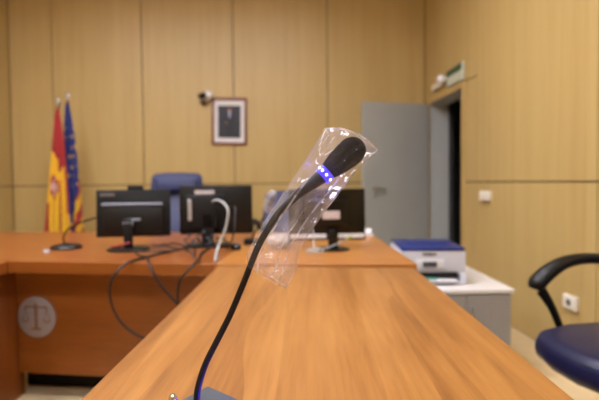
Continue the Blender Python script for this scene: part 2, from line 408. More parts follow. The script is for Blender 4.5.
# left wing desk coming forward
wd = thing('wing_desk', 'dark wooden desk wing at the left edge of the photo, coming forward', 'desk', (-1.9, 1.5, 0), R(-4.3))
poly = [(-1.303, 2.505), (-2.9, 2.80), (-2.9, 0.4), (-1.45, 0.4)]
MB().prism([local(wd, p)[:2] for p in poly], 0.697, 0.757, 0.004, 2).build('desk_top', M['deskx'], wd, False)
slab(wd, (-1.371, 2.75), (-1.53, 0.5), 0.0, 0.695, 0.026, M['frontz'], 'side_panel')
slab(wd, (-1.56, 0.5), (-2.85, 0.5), 0.0, 0.695, 0.026, M['frontz'], 'end_panel')

# ------------------------------------------------------------------ foreground microphone
TZ = 0.75
mic = thing('gooseneck_microphone', 'black gooseneck microphone with blue light ring and foam tip at front of the long desk', 'microphone', (-0.115, 0.75, TZ))
ml = Vector((-0.115, 0.75, TZ))
def lp(pts, o=ml): return [tuple(Vector(p)-o) for p in pts]
bp = [(-0.1157, 0.850), (-0.050, 0.782), (-0.105, 0.665), (-0.200, 0.725)]
MB().prism([(p[0]-ml.x, p[1]-ml.y) for p in bp], 0.0, 0.034, 0.004, 3).build('base', M['baseplastic'], mic, True, 30)
bt = MB()
for i in range(2): bt.lathe([(0, 0), (0.008, 0), (0.008, 0.003), (0, 0.004)], (-0.025+0.024*i, -0.055+0.014*i, 0.034), 16)
bt.build('button', M['dkgrey'], mic)
neck = [(-0.1249,0.7750,0.7790), (-0.1242,0.7780,0.7850), (-0.1226,0.7850,0.8064), (-0.1116,0.7950,0.8408), (-0.0928,0.8030,0.8766), (-0.0711,0.8100,0.9181), (-0.0460,0.8100,0.9766), (-0.0275,0.8100,1.0220), (-0.0093,0.8100,1.0543), (0.0105,0.8100,1.0816), (0.0385,0.8100,1.1089)]
b = MB(); b.tube(lp(neck), [0.0052]*7+[0.0054, 0.0058, 0.0064, 0.0074], 14, 6)
b.lathe([(0, 0), (0.009, 0), (0.009, 0.003), (0.0062, 0.005), (0, 0.005)], Vector((-0.1249, 0.775, 0.7835))-ml, 20)
b.build('gooseneck', M['neck'], mic)
h0, hr, ht = (Vector(q)-ml for q in ((0.0385, 0.81, 1.1089), (0.0836, 0.81, 1.1418), (0.1471, 0.81, 1.1957)))
a0 = (hr-h0).normalized(); ax = (ht-hr).normalized(); L = (hr-h0).length
MB().lathe([(0, -0.003), (0.0070, -0.003), (0.0078, 0.002), (0.0092, 0.020), (0.0118, L-0.006), (0.0122, L-0.004), (0, L-0.004)], h0, 24, axis=a0).build('capsule_body', M['neck'], mic)
ring = MB().lathe([(0, 0), (0.0132, 0), (0.0138, 0.002), (0.0138, 0.012), (0.0132, 0.014), (0, 0.014)], hr-ax*0.006, 32, axis=ax).build('light_ring', M['led'], mic)
side = Vector((-ax.z, 0, ax.x))
b = MB()
for q in (0.25, 0.95, 1.7, 2.6, 3.6, 4.6):  # extra light points added to throw blue glow on the sleeve film
    d = side*math.cos(q)+Vector((0, -1, 0))*math.sin(q); b.ball(hr+ax*0.001+d*0.0138, (0.0022, 0.0022, 0.0022), 2)
b.build('added_light_point', M['addedlight'], ring)['label'] = 'bright blue light points added to make the sleeve glow'
prof = [(0.0, 0.0), (0.0130, 0.0), (0.0150, 0.003), (0.0172, 0.010), (0.0204, 0.026), (0.0225, 0.041), (0.0228, 0.050), (0.0214, 0.059), (0.0176, 0.067), (0.0118, 0.0722), (0.0060, 0.0745), (0, 0.075)]
MB().lathe(prof, hr+ax*0.007, 32, axis=ax).build('foam_windscreen', M['foam'], mic)
MB().lathe([(0, 0), (0.007, 0), (0.007, 0.004), (0.005, 0.006), (0, 0.0065)], Vector((-0.066, 0.765, 0.784))-ml, 16).build('indicator_lamp', M['lamp'], mic)['label'] = 'lit blue button'

# clear sleeve over the microphone
bl = [(0.0851,1.2171), (0.0504,1.1623), (0.0240,1.1237), (0.0042,1.0947), (-0.0156,1.0657), (-0.0322,1.0367), (-0.0438,1.0141), (-0.0425,0.9945)]
br = [(0.1717,1.1809), (0.1370,1.1486), (0.1088,1.1130), (0.0856,1.0839), (0.0590,1.0467), (0.0407,1.0159), (0.0339,0.9832), (0.0189,0.9572)]
hd = [0.033, 0.033, 0.030, 0.020, 0.016, 0.015, 0.015, 0.017]     # half depth per row
def cr(A, t):
    n_ = len(A)-1; i = min(int(t), n_-1); f = t-i
    g = lambda k: Vector(A[max(0, min(n_, k))]) if not isinstance(A[0], float) else A[max(0, min(n_, k))]
    a, b_, c, d = g(i-1), g(i), g(i+1), g(i+2)
    return 0.5*((2*b_)+(c-a)*f+(2*a-5*b_+4*c-d)*f*f+(3*b_-a-3*c+d)*f**3)
NR, NC = 72, 64
bm = bmesh.new(); uvs = []; rows = []
so = Vector((0.02, 0.81, 1.08))
for i in range(NR+1):
    t = i/NR*(len(bl)-1)
    l2, r2, hh = cr(bl, t), cr(br, t), max(0.0015, cr(hd, t))
    if t < 1: hh = 0.0015+0.0315*(1-(1-t)**5)
    row = []
    for k in range(NC):
        a = 2*PI*k/NC
        # flattened section: pinched pleats at both folded edges
        ca, sa = math.cos(a), math.sin(a)
        w = 0.5-0.5*ca
        dep = hh*math.copysign(abs(sa)**0.8, sa) if abs(sa) > 1e-6 else 0
        p2 = l2*(1-w)+r2*w
        p = Vector((p2.x, 0.81+dep, p2.y))
        q = Vector((w*2.2, t*0.75, 3.0 if sa > 0 else 0))
        wr = noise.noise(q*1.7)*0.004+abs(noise.noise(q*4.1+Vector((5, 1, 2))))*0.005*abs(sa)**0.5
        crease = 0.0035*math.sin(w*16+3*math.sin(t*1.1))*abs(sa)
        p.y += (wr+crease)*(1 if sa > 0 else -1)*min(1, hh/0.012)
        p += Vector((noise.noise(q*3+Vector((9, 0, 0))), 0, noise.noise(q*3+Vector((0, 9, 0)))))*0.0009
        bul = 0.013*4*w*(1-w)*math.exp(-t*1.3)
        p += Vector((0.38*bul, 0, 0.92*bul))
        row.append(bm.verts.new(p-so))
    rows.append(row)
for i in range(NR):
    for k in range(NC):
        f = bm.faces.new((rows[i][k], rows[i][(k+1) % NC], rows[i+1][(k+1) % NC], rows[i+1][k])); f.smooth = True
        f.material_index = 1 if (i == 0 or i == NR-1 or k in (0, NC-1, NC//2, NC//2-1) or (k in (42, 53) and i > 14) or (k == 18 and i > 30)) else (2 if k < NC//2 else 0)
me = bpy.data.meshes.new('plastic_sleeve'); bm.to_mesh(me); bm.free()
me.materials.append(M['film']); me.materials.append(M['filmedge']); me.materials.append(M['filmback'])
sl = bpy.data.objects.new('plastic_sleeve', me); C.objects.link(sl); sl.location = so
tag(sl, 'clear crinkled plastic sleeve pulled over the large foreground microphone head', 'plastic sleeve')

# cable plug beside the base
pg = thing('cable_plug', 'small black plug with shiny chrome tip left of the foreground microphone base', 'cable plug', (-0.165, 0.80, TZ))
MB().lathe([(0, 0), (0.013, 0), (0.013, 0.020), (0.011, 0.024), (0, 0.024)], (0, 0, 0), 20).build('collar', M['blackg'], pg)
MB().lathe([(0, 0.024), (0.0075, 0.024), (0.0075, 0.034), (0.006, 0.039), (0.003, 0.042), (0, 0.0425)], (0, 0, 0), 20).build('tip', M['chrome'], pg)['label'] = 'chrome tip'
MB().tube([(0.009, 0, 0.012), (0.016, -0.004, 0.018), (0.020, -0.012, 0.010)], 0.004, 8).tube([(-0.009, 0, 0.010), (-0.016, -0.004, 0.016), (-0.02, -0.014, 0.008)], 0.004, 8).build('clip', M['blackg'], pg)

# ------------------------------------------------------------------ monitors (seen from behind)
CT = 0.757
m1 = thing('monitor', 'black monitor seen from behind on the left counter, with painted edge sheen and webcam bump', 'monitor', (-0.818, 2.86, CT), R(4), 'monitors on the rear bench')
w, h, cz, py = 0.415, 0.272, 0.203, 0.075
MB().box((0.015, py, cz), (w, 0.028, h), 0.006, 2, rot=(R(-4), 0, 0)).build('screen_housing', M['blackm'], m1)
MB().box((0.02, py-0.03, cz-0.035), (w*0.82, 0.04, h*0.62), 0.010, 2, rot=(R(-4), 0, 0)).build('back_shell', M['black'], m1)
MB().box((0.015, py-0.040, cz+0.054), (w*0.80, 0.034, 0.014), 0.004, 2).build('band', M['midgrey'], m1)['label'] = 'raised strip coloured grey as sheen on the shell edge'  # grey strip stands in for the reflection along the shell's top edge
MB().box((-0.125, py-0.026, cz+0.108), (0.08, 0.004, 0.018), 0.001, 1).build('maker_plate', M['labelgrey'], m1)['label'] = 'dull grey plate'
MB().box((0.022, py+0.02, cz+0.146), (0.085, 0.04, 0.024), 0.006, 2).build('webcam', M['blackm'], m1)
b = MB(); b.box((0, -0.02, 0.09), (0.05, 0.026, 0.17), 0.006, 2); b.build('neck', M['blackm'], m1)
b = MB(); b.box((0.0, -0.012, 0.148), (0.056, 0.034, 0.04), 0.008, 2, rot=(R(30), 0, 0)).box((0.03, 0.0, 0.170), (0.07, 0.012, 0.012), 0.003, 1); b.build('hinge_bracket', M['midgrey'], m1)['label'] = 'grey hinge bracket'
MB().lathe([(0, 0), (0.118, 0), (0.118, 0.007), (0.108, 0.013), (0, 0.014)], (0, 0, 0), 40).build('base', M['black'], m1)
b = MB(); b.tube([(-0.085, -0.03, 0.020), (-0.05, -0.050, 0.026), (-0.01, -0.048, 0.038), (0.02, -0.040, 0.045)], 0.006, 8)
o = b.build('red_cable', M['red'], None); o.location = (-0.818, 2.86, CT); tag(o, 'short red cable lying on the foot of the left monitor', 'cable')

m2 = thing('monitor', 'wide black monitor with box computer and white label on its back', 'monitor', (-0.385, 2.95, CT), R(2), 'monitors on the rear bench')
w, h, cz, py = 0.430, 0.290, 0.213, 0.05
MB().box((0.045, py, cz), (w, 0.026, h), 0.006, 2).build('screen_housing', M['black'], m2)
MB().box((-0.02, py-0.03, cz-0.01), (w*0.55, 0.034, h*0.7), 0.010, 2).build('back_shell', M['blackm'], m2)
pc = MB().box((-0.030, py-0.065, cz-0.012), (0.17, 0.04, 0.19), 0.006, 2).build('box_computer', M['blackm'], m2)
MB().box((-0.100, py-0.087, cz+0.005), (0.022, 0.006, 0.125), 0.002, 1).build('silver_strip', M['silver'], pc)['label'] = 'silver strip'
MB().box((-0.020, py-0.020, cz+0.105), (0.115, 0.014, 0.022), 0.001, 1).build('white_label', M['label'], m2)['label'] = 'white label'
MB().box((0.0, py-0.07, 0.10), (0.07, 0.03, 0.20), 0.006, 2).build('neck', M['blackm'], m2)
MB().prism([(-0.13, -0.09), (0.13, -0.09), (0.11, 0.07), (-0.11, 0.07)], 0, 0.016, 0.005, 2).build('base', M['black'], m2)
b = MB()
for i in range(9):
    x0 = -0.10+0.026*i
    b.box((x0+random.uniform(-.006, .006), -0.05-0.02*random.random(), 0.040+0.05*random.random()), (0.018, 0.03, 0.014), 0.003, 1)
    b.tube([(x0, -0.06, 0.055), (x0+random.uniform(-.03, .03), -0.085, 0.07*random.random()+0.02), (x0+random.uniform(-.05, .05), -0.05, 0.02)], 0.0035, 6)
b.build('plugs', M['dkgrey'], m2)

m3 = thing('monitor', 'black monitor with silver lower strip and round foot on the right bench section', 'monitor', (0.325, 2.70, 0.7575), R(-1), 'monitors on the rear bench')
w, h, cz, py = 0.425, 0.285, 0.19, 0.06
MB().box((-0.03, py, cz), (w, 0.030, h), 0.006, 2, rot=(R(-3), 0, 0)).build('screen_housing', M['blackg'], m3)
MB().box((-0.03, py-0.025, cz+0.01), (w*0.6, 0.03, h*0.55), 0.012, 3, rot=(R(-3), 0, 0)).build('back_shell', M['blackg'], m3)
b = MB(); b.box((-0.135, py-0.019, cz-0.118), (0.20, 0.016, 0.024), 0.003, 1).box((0.092, py-0.019, cz-0.118), (0.165, 0.016, 0.024), 0.003, 1); b.build('silver_strip', M['white'], m3)['label'] = 'silver lower strips'
MB().box((-0.01, py-0.043, cz+0.0), (0.095, 0.003, 0.044), 0.001, 1, rot=(R(-3), 0, 0)).build('sticker', M['label'], m3)['label'] = 'pinkish white sticker'
MB().box((0.0, 0.02, 0.06), (0.055, 0.035, 0.105), 0.008, 2).build('neck', M['blackg'], m3)
MB().lathe([(0, 0), (0.088, 0), (0.088, 0.006), (0.07, 0.013), (0, 0.016)], (0, 0, 0), 40).build('foot', M['blackg'], m3)

# pale cable arching from the box computer
b = MB(); ctr = Vector((-0.30, 2.80, CT))
b.tube(lp([(-0.345, 2.862, 1.022), (-0.318, 2.80, 1.034), (-0.282, 2.76, 1.026), (-0.254, 2.73, 1.000), (-0.246, 2.72, 0.966), (-0.254, 2.72, 0.912), (-0.276, 2.72, 0.842), (-0.300, 2.70, 0.785), (-0.300, 2.62, 0.764), (-0.290, 2.50, 0.763), (-0.275, 2.35, 0.764)], ctr), 0.0062, 10, 5)
o = b.build('grey_cable', M['whitecable']); o.location = ctr; tag(o, 'pale grey cable arching down from the box computer to the bench', 'cable')
# thin white cable at right monitor
wc = thing('white_cable', 'thin white cable with a small coil in front of the right monitor foot', 'cable', (0.21, 2.56, 0.7575))
b = MB(); b.tube([(0.045*math.cos(a), 0.045*math.sin(a), 0.005+0.001*i) for i, a in enumerate([0.5*k for k in range(26)])], 0.0024, 8, 3)
b.tube([(0.0, 0.045, 0.03), (0.005, 0.06, 0.03), (0.05, 0.09, 0.012), (0.12, 0.12, 0.03), (0.19, 0.13, 0.062)], 0.003, 8, 4)
b.tube([(0.0, 0.0, 0.008), (0.0, 0.05, 0.05), (-0.002, 0.07, 0.12)], 0.0032, 8, 4)
b.build('cord', M['whitecable'], wc)
MB().tube([(0.19, 0.13, 0.062), (0.215, 0.135, 0.070)], 0.0075, 10).build('plug', M['yellowgreen'], wc)['label'] = 'yellow-green plug'

# ------------------------------------------------------------------ small things on the bench
def bench_mic(loc, rz, pts, label, sleeve):
    t = thing('gooseneck_microphone', label, 'microphone', loc, rz)
    MB().lathe([(0, 0), (0.085, 0), (0.088, 0.008), (0.075, 0.020), (0.030, 0.030), (0, 0.031)], (0, 0, 0), 32).build('base', M['black'], t)
    MB().tube([tuple(Vector(p)-Vector(loc)) for p in pts], 0.0055, 10, 5).build('gooseneck', M['neck'], t)
    a, c = Vector(pts[-2])-Vector(loc), Vector(pts[-1])-Vector(loc)
    MB().lathe([(0, 0), (0.008, 0), (0.016, 0.025), (0.018, 0.04), (0.012, 0.055), (0, 0.06)], c, 20, axis=(c-a)).build('foam_windscreen', M['foam'], t)
    return t
bench_mic((-1.21, 2.97, CT), 0, [(-1.215, 2.97, 0.780), (-1.226, 2.97, 0.817), (-1.202, 2.97, 0.864), (-1.144, 2.97, 0.898), (-1.086, 2.97, 0.920), (-1.000, 2.97, 0.945)],
          'low black gooseneck microphone on the left counter in front of the flags', False)
# mic behind the sleeve
t = thing('gooseneck_microphone', 'distant black gooseneck microphone with blurred pale cover, between the middle and right monitors', 'microphone', (-0.13, 3.02, CT))
MB().prism([(-0.05, -0.05), (0.05, -0.05), (0.045, 0.06), (-0.045, 0.06)], 0, 0.035, 0.008, 2).build('base', M['black'], t)
dm = [(-0.137, 3.00, 0.785), (-0.1125, 3.0, 0.833), (-0.070, 3.0, 0.904), (-0.042, 3.0, 0.965), (-0.028, 3.0, 1.000)]
MB().tube([tuple(Vector(p)-Vector((-0.13, 3.02, CT))) for p in dm], 0.005, 10, 4).build('gooseneck', M['neck'], t)
c = Vector((-0.028, 3.0, 1.0))-Vector((-0.13, 3.02, CT)); axd = (Vector(dm[-1])-Vector(dm[-2])).normalized()
MB().lathe([(0, 0), (0.010, 0), (0.019, 0.02), (0.021, 0.045), (0.014, 0.06), (0, 0.066)], c, 20, axis=axd).build('foam_windscreen', M['blue'], t)
b = MB(); b.lathe([(0.024, -0.05), (0.026, -0.02), (0.028, 0.02), (0.028, 0.05), (0.022, 0.072), (0.012, 0.085)], c, 14, axis=axd)
for v in b.bm.verts: v.co += Vector((noise.noise(v.co*60), noise.noise(v.co*60+Vector((4, 0, 0))), noise.noise(v.co*60+Vector((0, 7, 0)))))*0.008
o = b.build('plastic_sleeve', M['filmedge']); o.location = (-0.13, 3.02, CT); tag(o, 'clear plastic sleeve on the distant microphone beside the blue chair', 'plastic sleeve')
# crumpled wrap
b = MB(); b.ball((0, 0, 0.040), (0.068, 0.05, 0.042), 4, 0.28, 26)
o = b.build('crumpled_wrap', M['crumple'], angle=20); o.location = (0.035, 2.80, 0.7575); tag(o, 'small pale crumpled bundle on the bench behind the foreground sleeve', 'plastic wrap')
# clear drop-like clip by the low microphone
b = MB(); b.lathe([(0, 0), (0.022, 0), (0.020, 0.008), (0.008, 0.014), (0, 0.015)], (0, 0, 0), 20)
o = b.build('round_cap', M['silver']); o.location = (-1.262, 2.83, CT); tag(o, 'tiny pale round cap on the counter left of the low microphone', 'cap')
# mouse near the middle monitor
ms = thing('computer_mouse', 'small black computer mouse by the right foot of the middle monitor', 'mouse', (-0.215, 2.80, CT), R(20))
b = MB(); b.ball((0, 0, 0.012), (0.030, 0.050, 0.022), 3)
for v in b.bm.verts: v.co.z = max(v.co.z, 0)
b.build('body', M['blackg'], ms); MB().lathe([(0, -0.004), (0.007, -0.004), (0.007, 0.004), (0, 0.004)], (0, -0.022, 0.031), 12, axis=(1, 0, 0)).build('wheel', M['midgrey'], ms)
# white paper roll at the far corner
b = MB(); b.tube([(-0.035, 0, 0.022), (0.035, 0, 0.022)], 0.022, 20); b.box((0.02, -0.01, 0.004), (0.06, 0.06, 0.006), 0.002, 1)
o = b.build('paper_roll', M['white']); o.location = (0.640, 3.42, 0.7575); o.rotation_euler = (0, 0, R(-10)); tag(o, 'small white paper roll at the far right corner of the bench', 'paper')

# black cables on and over the counter edge
def cable(pts, r, label, mt='rubber', name='black_cable'):
    o0 = Vector(pts[0]); b = MB(); b.tube([tuple(Vector(p)-o0) for p in pts], r, 8, 6)
    o = b.build(name, M[mt]); o.location = o0; return tag(o, label, 'cable')
cable([(-0.50, 2.86, 0.763), (-0.56, 2.71, 0.763), (-0.615, 2.58, 0.764), (-0.65, 2.44, 0.766), (-0.69, 2.345, 0.758), (-0.735, 2.30, 0.700), (-0.752, 2.31, 0.610), (-0.712, 2.31, 0.505), (-0.635, 2.31, 0.435), (-0.52, 2.31, 0.39)], 0.006,
      'longest black cable looping down over the counter edge, left of the others')
cable([(-0.76, 2.76, 0.763), (-0.70, 2.60, 0.764), (-0.62, 2.48, 0.766), (-0.585, 2.345, 0.766), (-0.555, 2.29, 0.735), (-0.515, 2.28, 0.670), (-0.455, 2.28, 0.595), (-0.40, 2.28, 0.53)], 0.0055,
      'black cable slanting down right from the counter edge, middle one of three')
cable([(-0.36, 2.84, 0.763), (-0.375, 2.62, 0.764), (-0.36, 2.40, 0.766), (-0.355, 2.315, 0.770), (-0.385, 2.272, 0.742), (-0.425, 2.262, 0.690), (-0.437, 2.262, 0.620), (-0.43, 2.262, 0.54)], 0.0055,
      'black cable dropping over the counter edge nearest the long desk')
for i, (pts, lab) in enumerate((
    ([(-0.88, 2.86, 0.773), (-0.80, 2.72, 0.764), (-0.66, 2.66, 0.763), (-0.50, 2.70, 0.763), (-0.46, 2.85, 0.775)], 'black cable lying between the feet of the left and middle monitors'),
    ([(-0.72, 2.98, 0.763), (-0.62, 2.84, 0.763), (-0.58, 2.93, 0.763), (-0.48, 2.76, 0.763), (-0.42, 2.66, 0.763), (-0.40, 2.52, 0.763)], 'black cable zigzagging in front of the middle monitor'),
    ([(-0.66, 3.0, 0.763), (-0.60, 2.76, 0.770), (-0.53, 2.60, 0.770), (-0.43, 2.50, 0.770), (-0.38, 2.43, 0.764)], 'black cable crossing to the counter edge beside the long desk'),
    ([(-0.26, 2.90, 0.763), (-0.255, 2.76, 0.766), (-0.215, 2.66, 0.85), (-0.21, 2.75, 0.99), (-0.245, 2.87, 0.99)], 'thin dark cable looping up beside the pale arching cable'))):
    cable([(q[0], q[1], q[2]+0.009*(i+1)*(0 < k_ < len(pts)-1)*(i < 3)) for k_, q in enumerate(pts)], 0.0042, lab)
cable([(-0.95, 2.77, 0.0045), (-0.88, 2.73, 0.0045), (-0.80, 2.70, 0.0045), (-0.70, 2.70, 0.0045), (-0.62, 2.65, 0.0045)], 0.0045, 'dark cable on the floor under the counter front panel')

# ------------------------------------------------------------------ chairs
def make_chair(name, label, mt, group, tall=False, bh=None):
    t = thing(name, label, 'office chair', group=group)
    # local frame: faces -Y; seat top at z 0.50
    b = MB()
    for k in range(5):
        a = 2*PI*k/5+0.3; d = Vector((math.cos(a), math.sin(a), 0))
        b.tube([d*0.02+Vector((0, 0, 0.10)), d*0.15+Vector((0, 0, 0.095)), d*0.29+Vector((0, 0, 0.07))], [0.030, 0.024, 0.016], 8, 3)
    b.lathe([(0, 0.06), (0.04, 0.06), (0.04, 0.13), (0.03, 0.15), (0, 0.15)], (0, 0, 0), 16); b.build('star_base', M['blackm'], t)
    for k in range(5):
        a = 2*PI*k/5+0.3; d = Vector((math.cos(a), math.sin(a), 0))*0.285
        c = MB(); pr = Vector((-d.y, d.x, 0)).normalized()
        for s in (-1, 1): c.lathe([(0, -0.010), (0.024, -0.010), (0.028, -0.004), (0.028, 0.004), (0.024, 0.010), (0, 0.010)], d+pr*0.014*s+Vector((0, 0, 0.0285)), 14, axis=pr)
        c.lathe([(0, 0.03), (0.006, 0.03), (0.006, 0.075), (0, 0.075)], d, 8); c.build('caster', M['blackm'], t)
    MB().lathe([(0, 0.12), (0.026, 0.12), (0.026, 0.25), (0.016, 0.25), (0.016, 0.385), (0, 0.385)], (0, 0, 0), 18).build('gas_column', M['dkgrey'], t)
    MB().box((0, 0.0, 0.395), (0.22, 0.26, 0.04), 0.008, 2).build('seat_plate', M['blackm'], t)
    s = MB(); s.box((0, 0, 0), (0.50, 0.50, 0.115), 0.050, 5)
    bmesh.ops.subdivide_edges(s.bm, edges=s.bm.edges[:], cuts=2, use_grid_fill=True)
    for v in s.bm.verts:
        x_, y_ = v.co.x/0.25, v.co.y/0.25
        # round plan
        rr = max(abs(x_), abs(y_)); ln = math.hypot(x_, y_)
        if ln > 1e-6:
            kf = 1-0.42*(1-rr/ln); v.co.x *= kf; v.co.y *= kf
        v.co.z += 0.012*(x_*x_)-0.020*max(0, -y_)**2
        v.co += Vector((0, 0, 0.484))
    s.build('seat', mt, t)
    bh = bh or (0.70 if tall else 0.58)
    z0 = 0.52; back = MB(); back.box((0, 0, 0), (0.50, 0.10, bh), 0.042, 5)
    bmesh.ops.subdivide_edges(back.bm, edges=back.bm.edges[:], cuts=3, use_grid_fill=True)
    for v in back.bm.verts:
        x_, z_ = v.co.x/0.25, v.co.z/(bh/2)
        v.co.x *= 1-0.10*max(0, z_)**3-0.06*max(0, -z_)
        v.co.y += 0.04*(-x_*x_)+0.035*math.sin(z_*2.2)
        v.co.z += 0.012*(1-x_*x_) if z_ > 0.8 else 0
        v.co = Vector((v.co.x, v.co.y+0.30+0.07*(z_+1), v.co.z+z0+bh/2))
    bk = back.build('backrest', mt, t)
    if tall:
        hb = MB(); hb.box((0, 0.345, z0+bh-0.10), (0.40, 0.06, 0.14), 0.028, 4, rot=(R(-10), 0, 0)); hb.build('headrest', mt, t)
    MB().tube([(0, 0.05, 0.39), (0, 0.27, 0.385), (0, 0.415, 0.47), (0, 0.44, 0.66)], [0.025, 0.025, 0.025, 0.02], 8, 4, flat=(1.4, 0.6)).build('back_bracket', M['blackm'], t)
    for sx in (-1, 1):
        # looped arm: strut from under the seat up to a bulbous front, pad arching back to the backrest
        pts = [(sx*0.20, -0.02, 0.40), (sx*0.285, -0.03, 0.43), (sx*0.298, -0.045, 0.51), (sx*0.298, -0.085, 0.60), (sx*0.298, -0.13, 0.668)]
        st = MB(); st.tube(pts, [0.015, 0.014, 0.012, 0.013, 0.017], 10, 5, flat=(1.5, 0.7)); a = st.build('arm_strut', M['black'], t)
        pad = MB(); pts = [(sx*0.298, -0.160, 0.674), (sx*0.298, -0.148, 0.698), (sx*0.298, -0.105, 0.738), (sx*0.298, -0.035, 0.778), (sx*0.298, 0.05, 0.795), (sx*0.296, 0.16, 0.788), (sx*0.288, 0.27, 0.755), (sx*0.265, 0.345, 0.69)]
        pad.tube(pts, [0.024, 0.038, 0.037, 0.031, 0.028, 0.027, 0.025, 0.022], 14, 5, flat=(1.15, 0.85)); pad.build('armrest', M['black'], t)
    return t
ch = make_chair('office_chair', 'navy leather office chair with black looped arms beside the long desk at right', M['navy'], None)
ch.location = (1.262, 1.725, 0); ch.rotation_euler = (0, 0, R(-86))
ex = make_chair('office_chair', 'tall blue leather chair behind the left and middle monitors', M['blue'], 'blue chairs behind the rear bench', tall=True)
ex.location = (-0.86, 4.35, 0); ex.rotation_euler = (0, 0, R(6))
ex2 = make_chair('office_chair', 'blue leather chair behind the foreground microphone sleeve, mostly hidden by the right monitor', M['blue'], 'blue chairs behind the rear bench', bh=0.52)
ex2.location = (0.10, 4.25, 0); ex2.rotation_euler = (0, 0, R(-8))

# ------------------------------------------------------------------ flags
def flag(name, label, loc, H, kind, topz, lean, wmax, mats):
    t = thing(name, label, 'flag', loc, group=None)
    MB().lathe([(0, 0), (0.095, 0), (0.095, 0.02), (0.05, 0.05), (0.03, 0.12), (0, 0.12)], (0, 0, 0), 28).build('stand', M['brass'], t)
    MB().tube([(0, 0, 0.10), (lean, 0, topz)], 0.014, 12, 1).build('pole', M['framewood'], t)
    MB().lathe([(0, 0), (0.012, 0.0), (0.018, 0.02), (0.02, 0.03), (0.012, 0.07), (0, 0.11)], (lean, 0, topz), 16).build('finial', M['steel'], t)
    bm = bmesh.new(); nz_, nu = 110, 90; rows = []
    for i in range(nz_+1):
        f = i/nz_; z = topz-0.03-f*H
        w = 0.028+(wmax-0.028)*min(1, f*1.15)**0.8
        px = lean*z/topz
        row = []
        for k in range(nu+1):
            u = k/nu
            # cloth gathered into folds around the pole
            fold = math.sin(u*PI*7+0.8*f)*0.35*w*(0.4+f*0.6)
            ang = -0.5+u*(PI+1.0)
            x_ = px+w*(-0.62+1.24*u)*(0.9+0.1*math.sin(u*9+f*3))+0.012*f*math.sin(u*20+f*4)
            y_ = -0.020-0.045*math.sin(u*PI)*(0.4+0.6*f)-abs(fold)*0.8
            zz = z-0.10*f*math.sin(u*PI*1.0)*0.3-0.02*f*math.sin(u*21)
            row.append(bm.verts.new((x_, y_, zz)))
        rows.append(row)
    for i in range(nz_):
        for k in range(nu):
            fc = bm.faces.new((rows[i][k], rows[i+1][k], rows[i+1][k+1], rows[i][k+1])); fc.smooth = True
            u, f = (k+0.5)/nu, (i+0.5)/nz_
            fc.material_index = kind(u, f)
    bmesh.ops.recalc_face_normals(bm, faces=bm.faces[:])
    me = bpy.data.meshes.new('flag_cloth'); bm.to_mesh(me); bm.free()
    for m in mats: me.materials.append(m)
    o = bpy.data.objects.new('flag_cloth', me); C.objects.link(o); o.parent = t
    sm = o.modifiers.new('cloth_thickness', 'SOLIDIFY'); sm.thickness = 0.003
    return t
def spain(u, f):
    hcoord = f-0.16*u*(1 if u < 0.6 else 1.0)
    # crest
    dx, dz = (u-0.33)/0.21, (f-0.55)/0.085
    d = dx*dx+dz*dz
    if d < 1:
        return 2 if (d < 0.30 or (math.sin(u*40)*math.sin(f*70) > 0.1 and d < 0.8)) else 3
    if u < 0.10 and f > 0.66: return 0
    if u > 0.86 and f < 0.75: return 0
    if 0.56 < u < 0.66 and f > 0.5: return 0
    top = 0.28+0.14*u if u < 0.55 else 0.45-0.12*(u-0.55)
    if f < top: return 0
    if f > 0.93 and (u < 0.25 or u > 0.8): return 0
    return 1
def valencia(u, f):
    # blue hoist band with pale motifs, then red and yellow bars
    edge = 0.98-0.50*max(0, f-0.30)/0.7-0.12*math.sin(f*9)
    edge = max(0.25, edge)
    if f < 0.30 or 0.10+0.25*f < u < edge+0.12*f:
        q = math.sin(u*26+f*8)*math.sin(f*44)
        return 1 if q > 0.80 and f > 0.18 else 2
    v = (f*9+u*3.0) % 1.6
    return 0 if v < 0.85 else 1
flag('flag', 'red and yellow flag with a pale crest, hanging furled on its pole', (-2.19, 5.27, 0), 1.42, spain, 1.93, 0.0, 0.235, [M['redflag'], M['yellowflag'], M['crest'], M['crestred']])
flag('flag', 'blue flag with red and yellow bars, hanging furled right of the other flag', (-2.11, 5.47, 0), 1.42, valencia, 2.02, -0.06, 0.23, [M['redflag'], M['yellowflag'], M['blueflag']])

# ------------------------------------------------------------------ wall things
pf = thing('picture_frame', 'dark wooden framed portrait of a person in a dark suit on the back wall', 'picture', (-0.501, YB, 1.845))
pf.rotation_euler = (0, R(1.0), 0)
W2, H2 = 0.405, 0.545
b = MB()
for (ax, az, w1, h1) in ((0, H2/2-0.014, W2, 0.028), (0, -H2/2+0.014, W2, 0.028), (W2/2-0.014, 0, 0.028, H2-0.056), (-W2/2+0.014, 0, 0.028, H2-0.056)): b.box((ax, -0.016, az), (w1, 0.030, h1), 0.004, 2)
b.build('frame', M['framewood'], pf)
MB().box((0, -0.008, 0), (W2-0.05, 0.010, H2-0.05)).build('mount', M['mount'], pf, False)
MB().box((0, -0.0145, -0.005), (0.262, 0.003, 0.375)).build('photograph', M['portrait'], pf, False)
b = MB()
def outline(pts, y0, y1):
    bm = bmesh.new(); a = [bm.verts.new((p[0], y0, p[1])) for p in pts]; c = [bm.verts.new((p[0], y1, p[1])) for p in pts]; n_ = len(pts)
    bm.faces.new(a); bm.faces.new(c[::-1])
    for i in range(n_): bm.faces.new((a[i], c[i], c[(i+1) % n_], a[(i+1) % n_]))
    bmesh.ops.recalc_face_normals(bm, faces=bm.faces[:]); b._merge(bm)
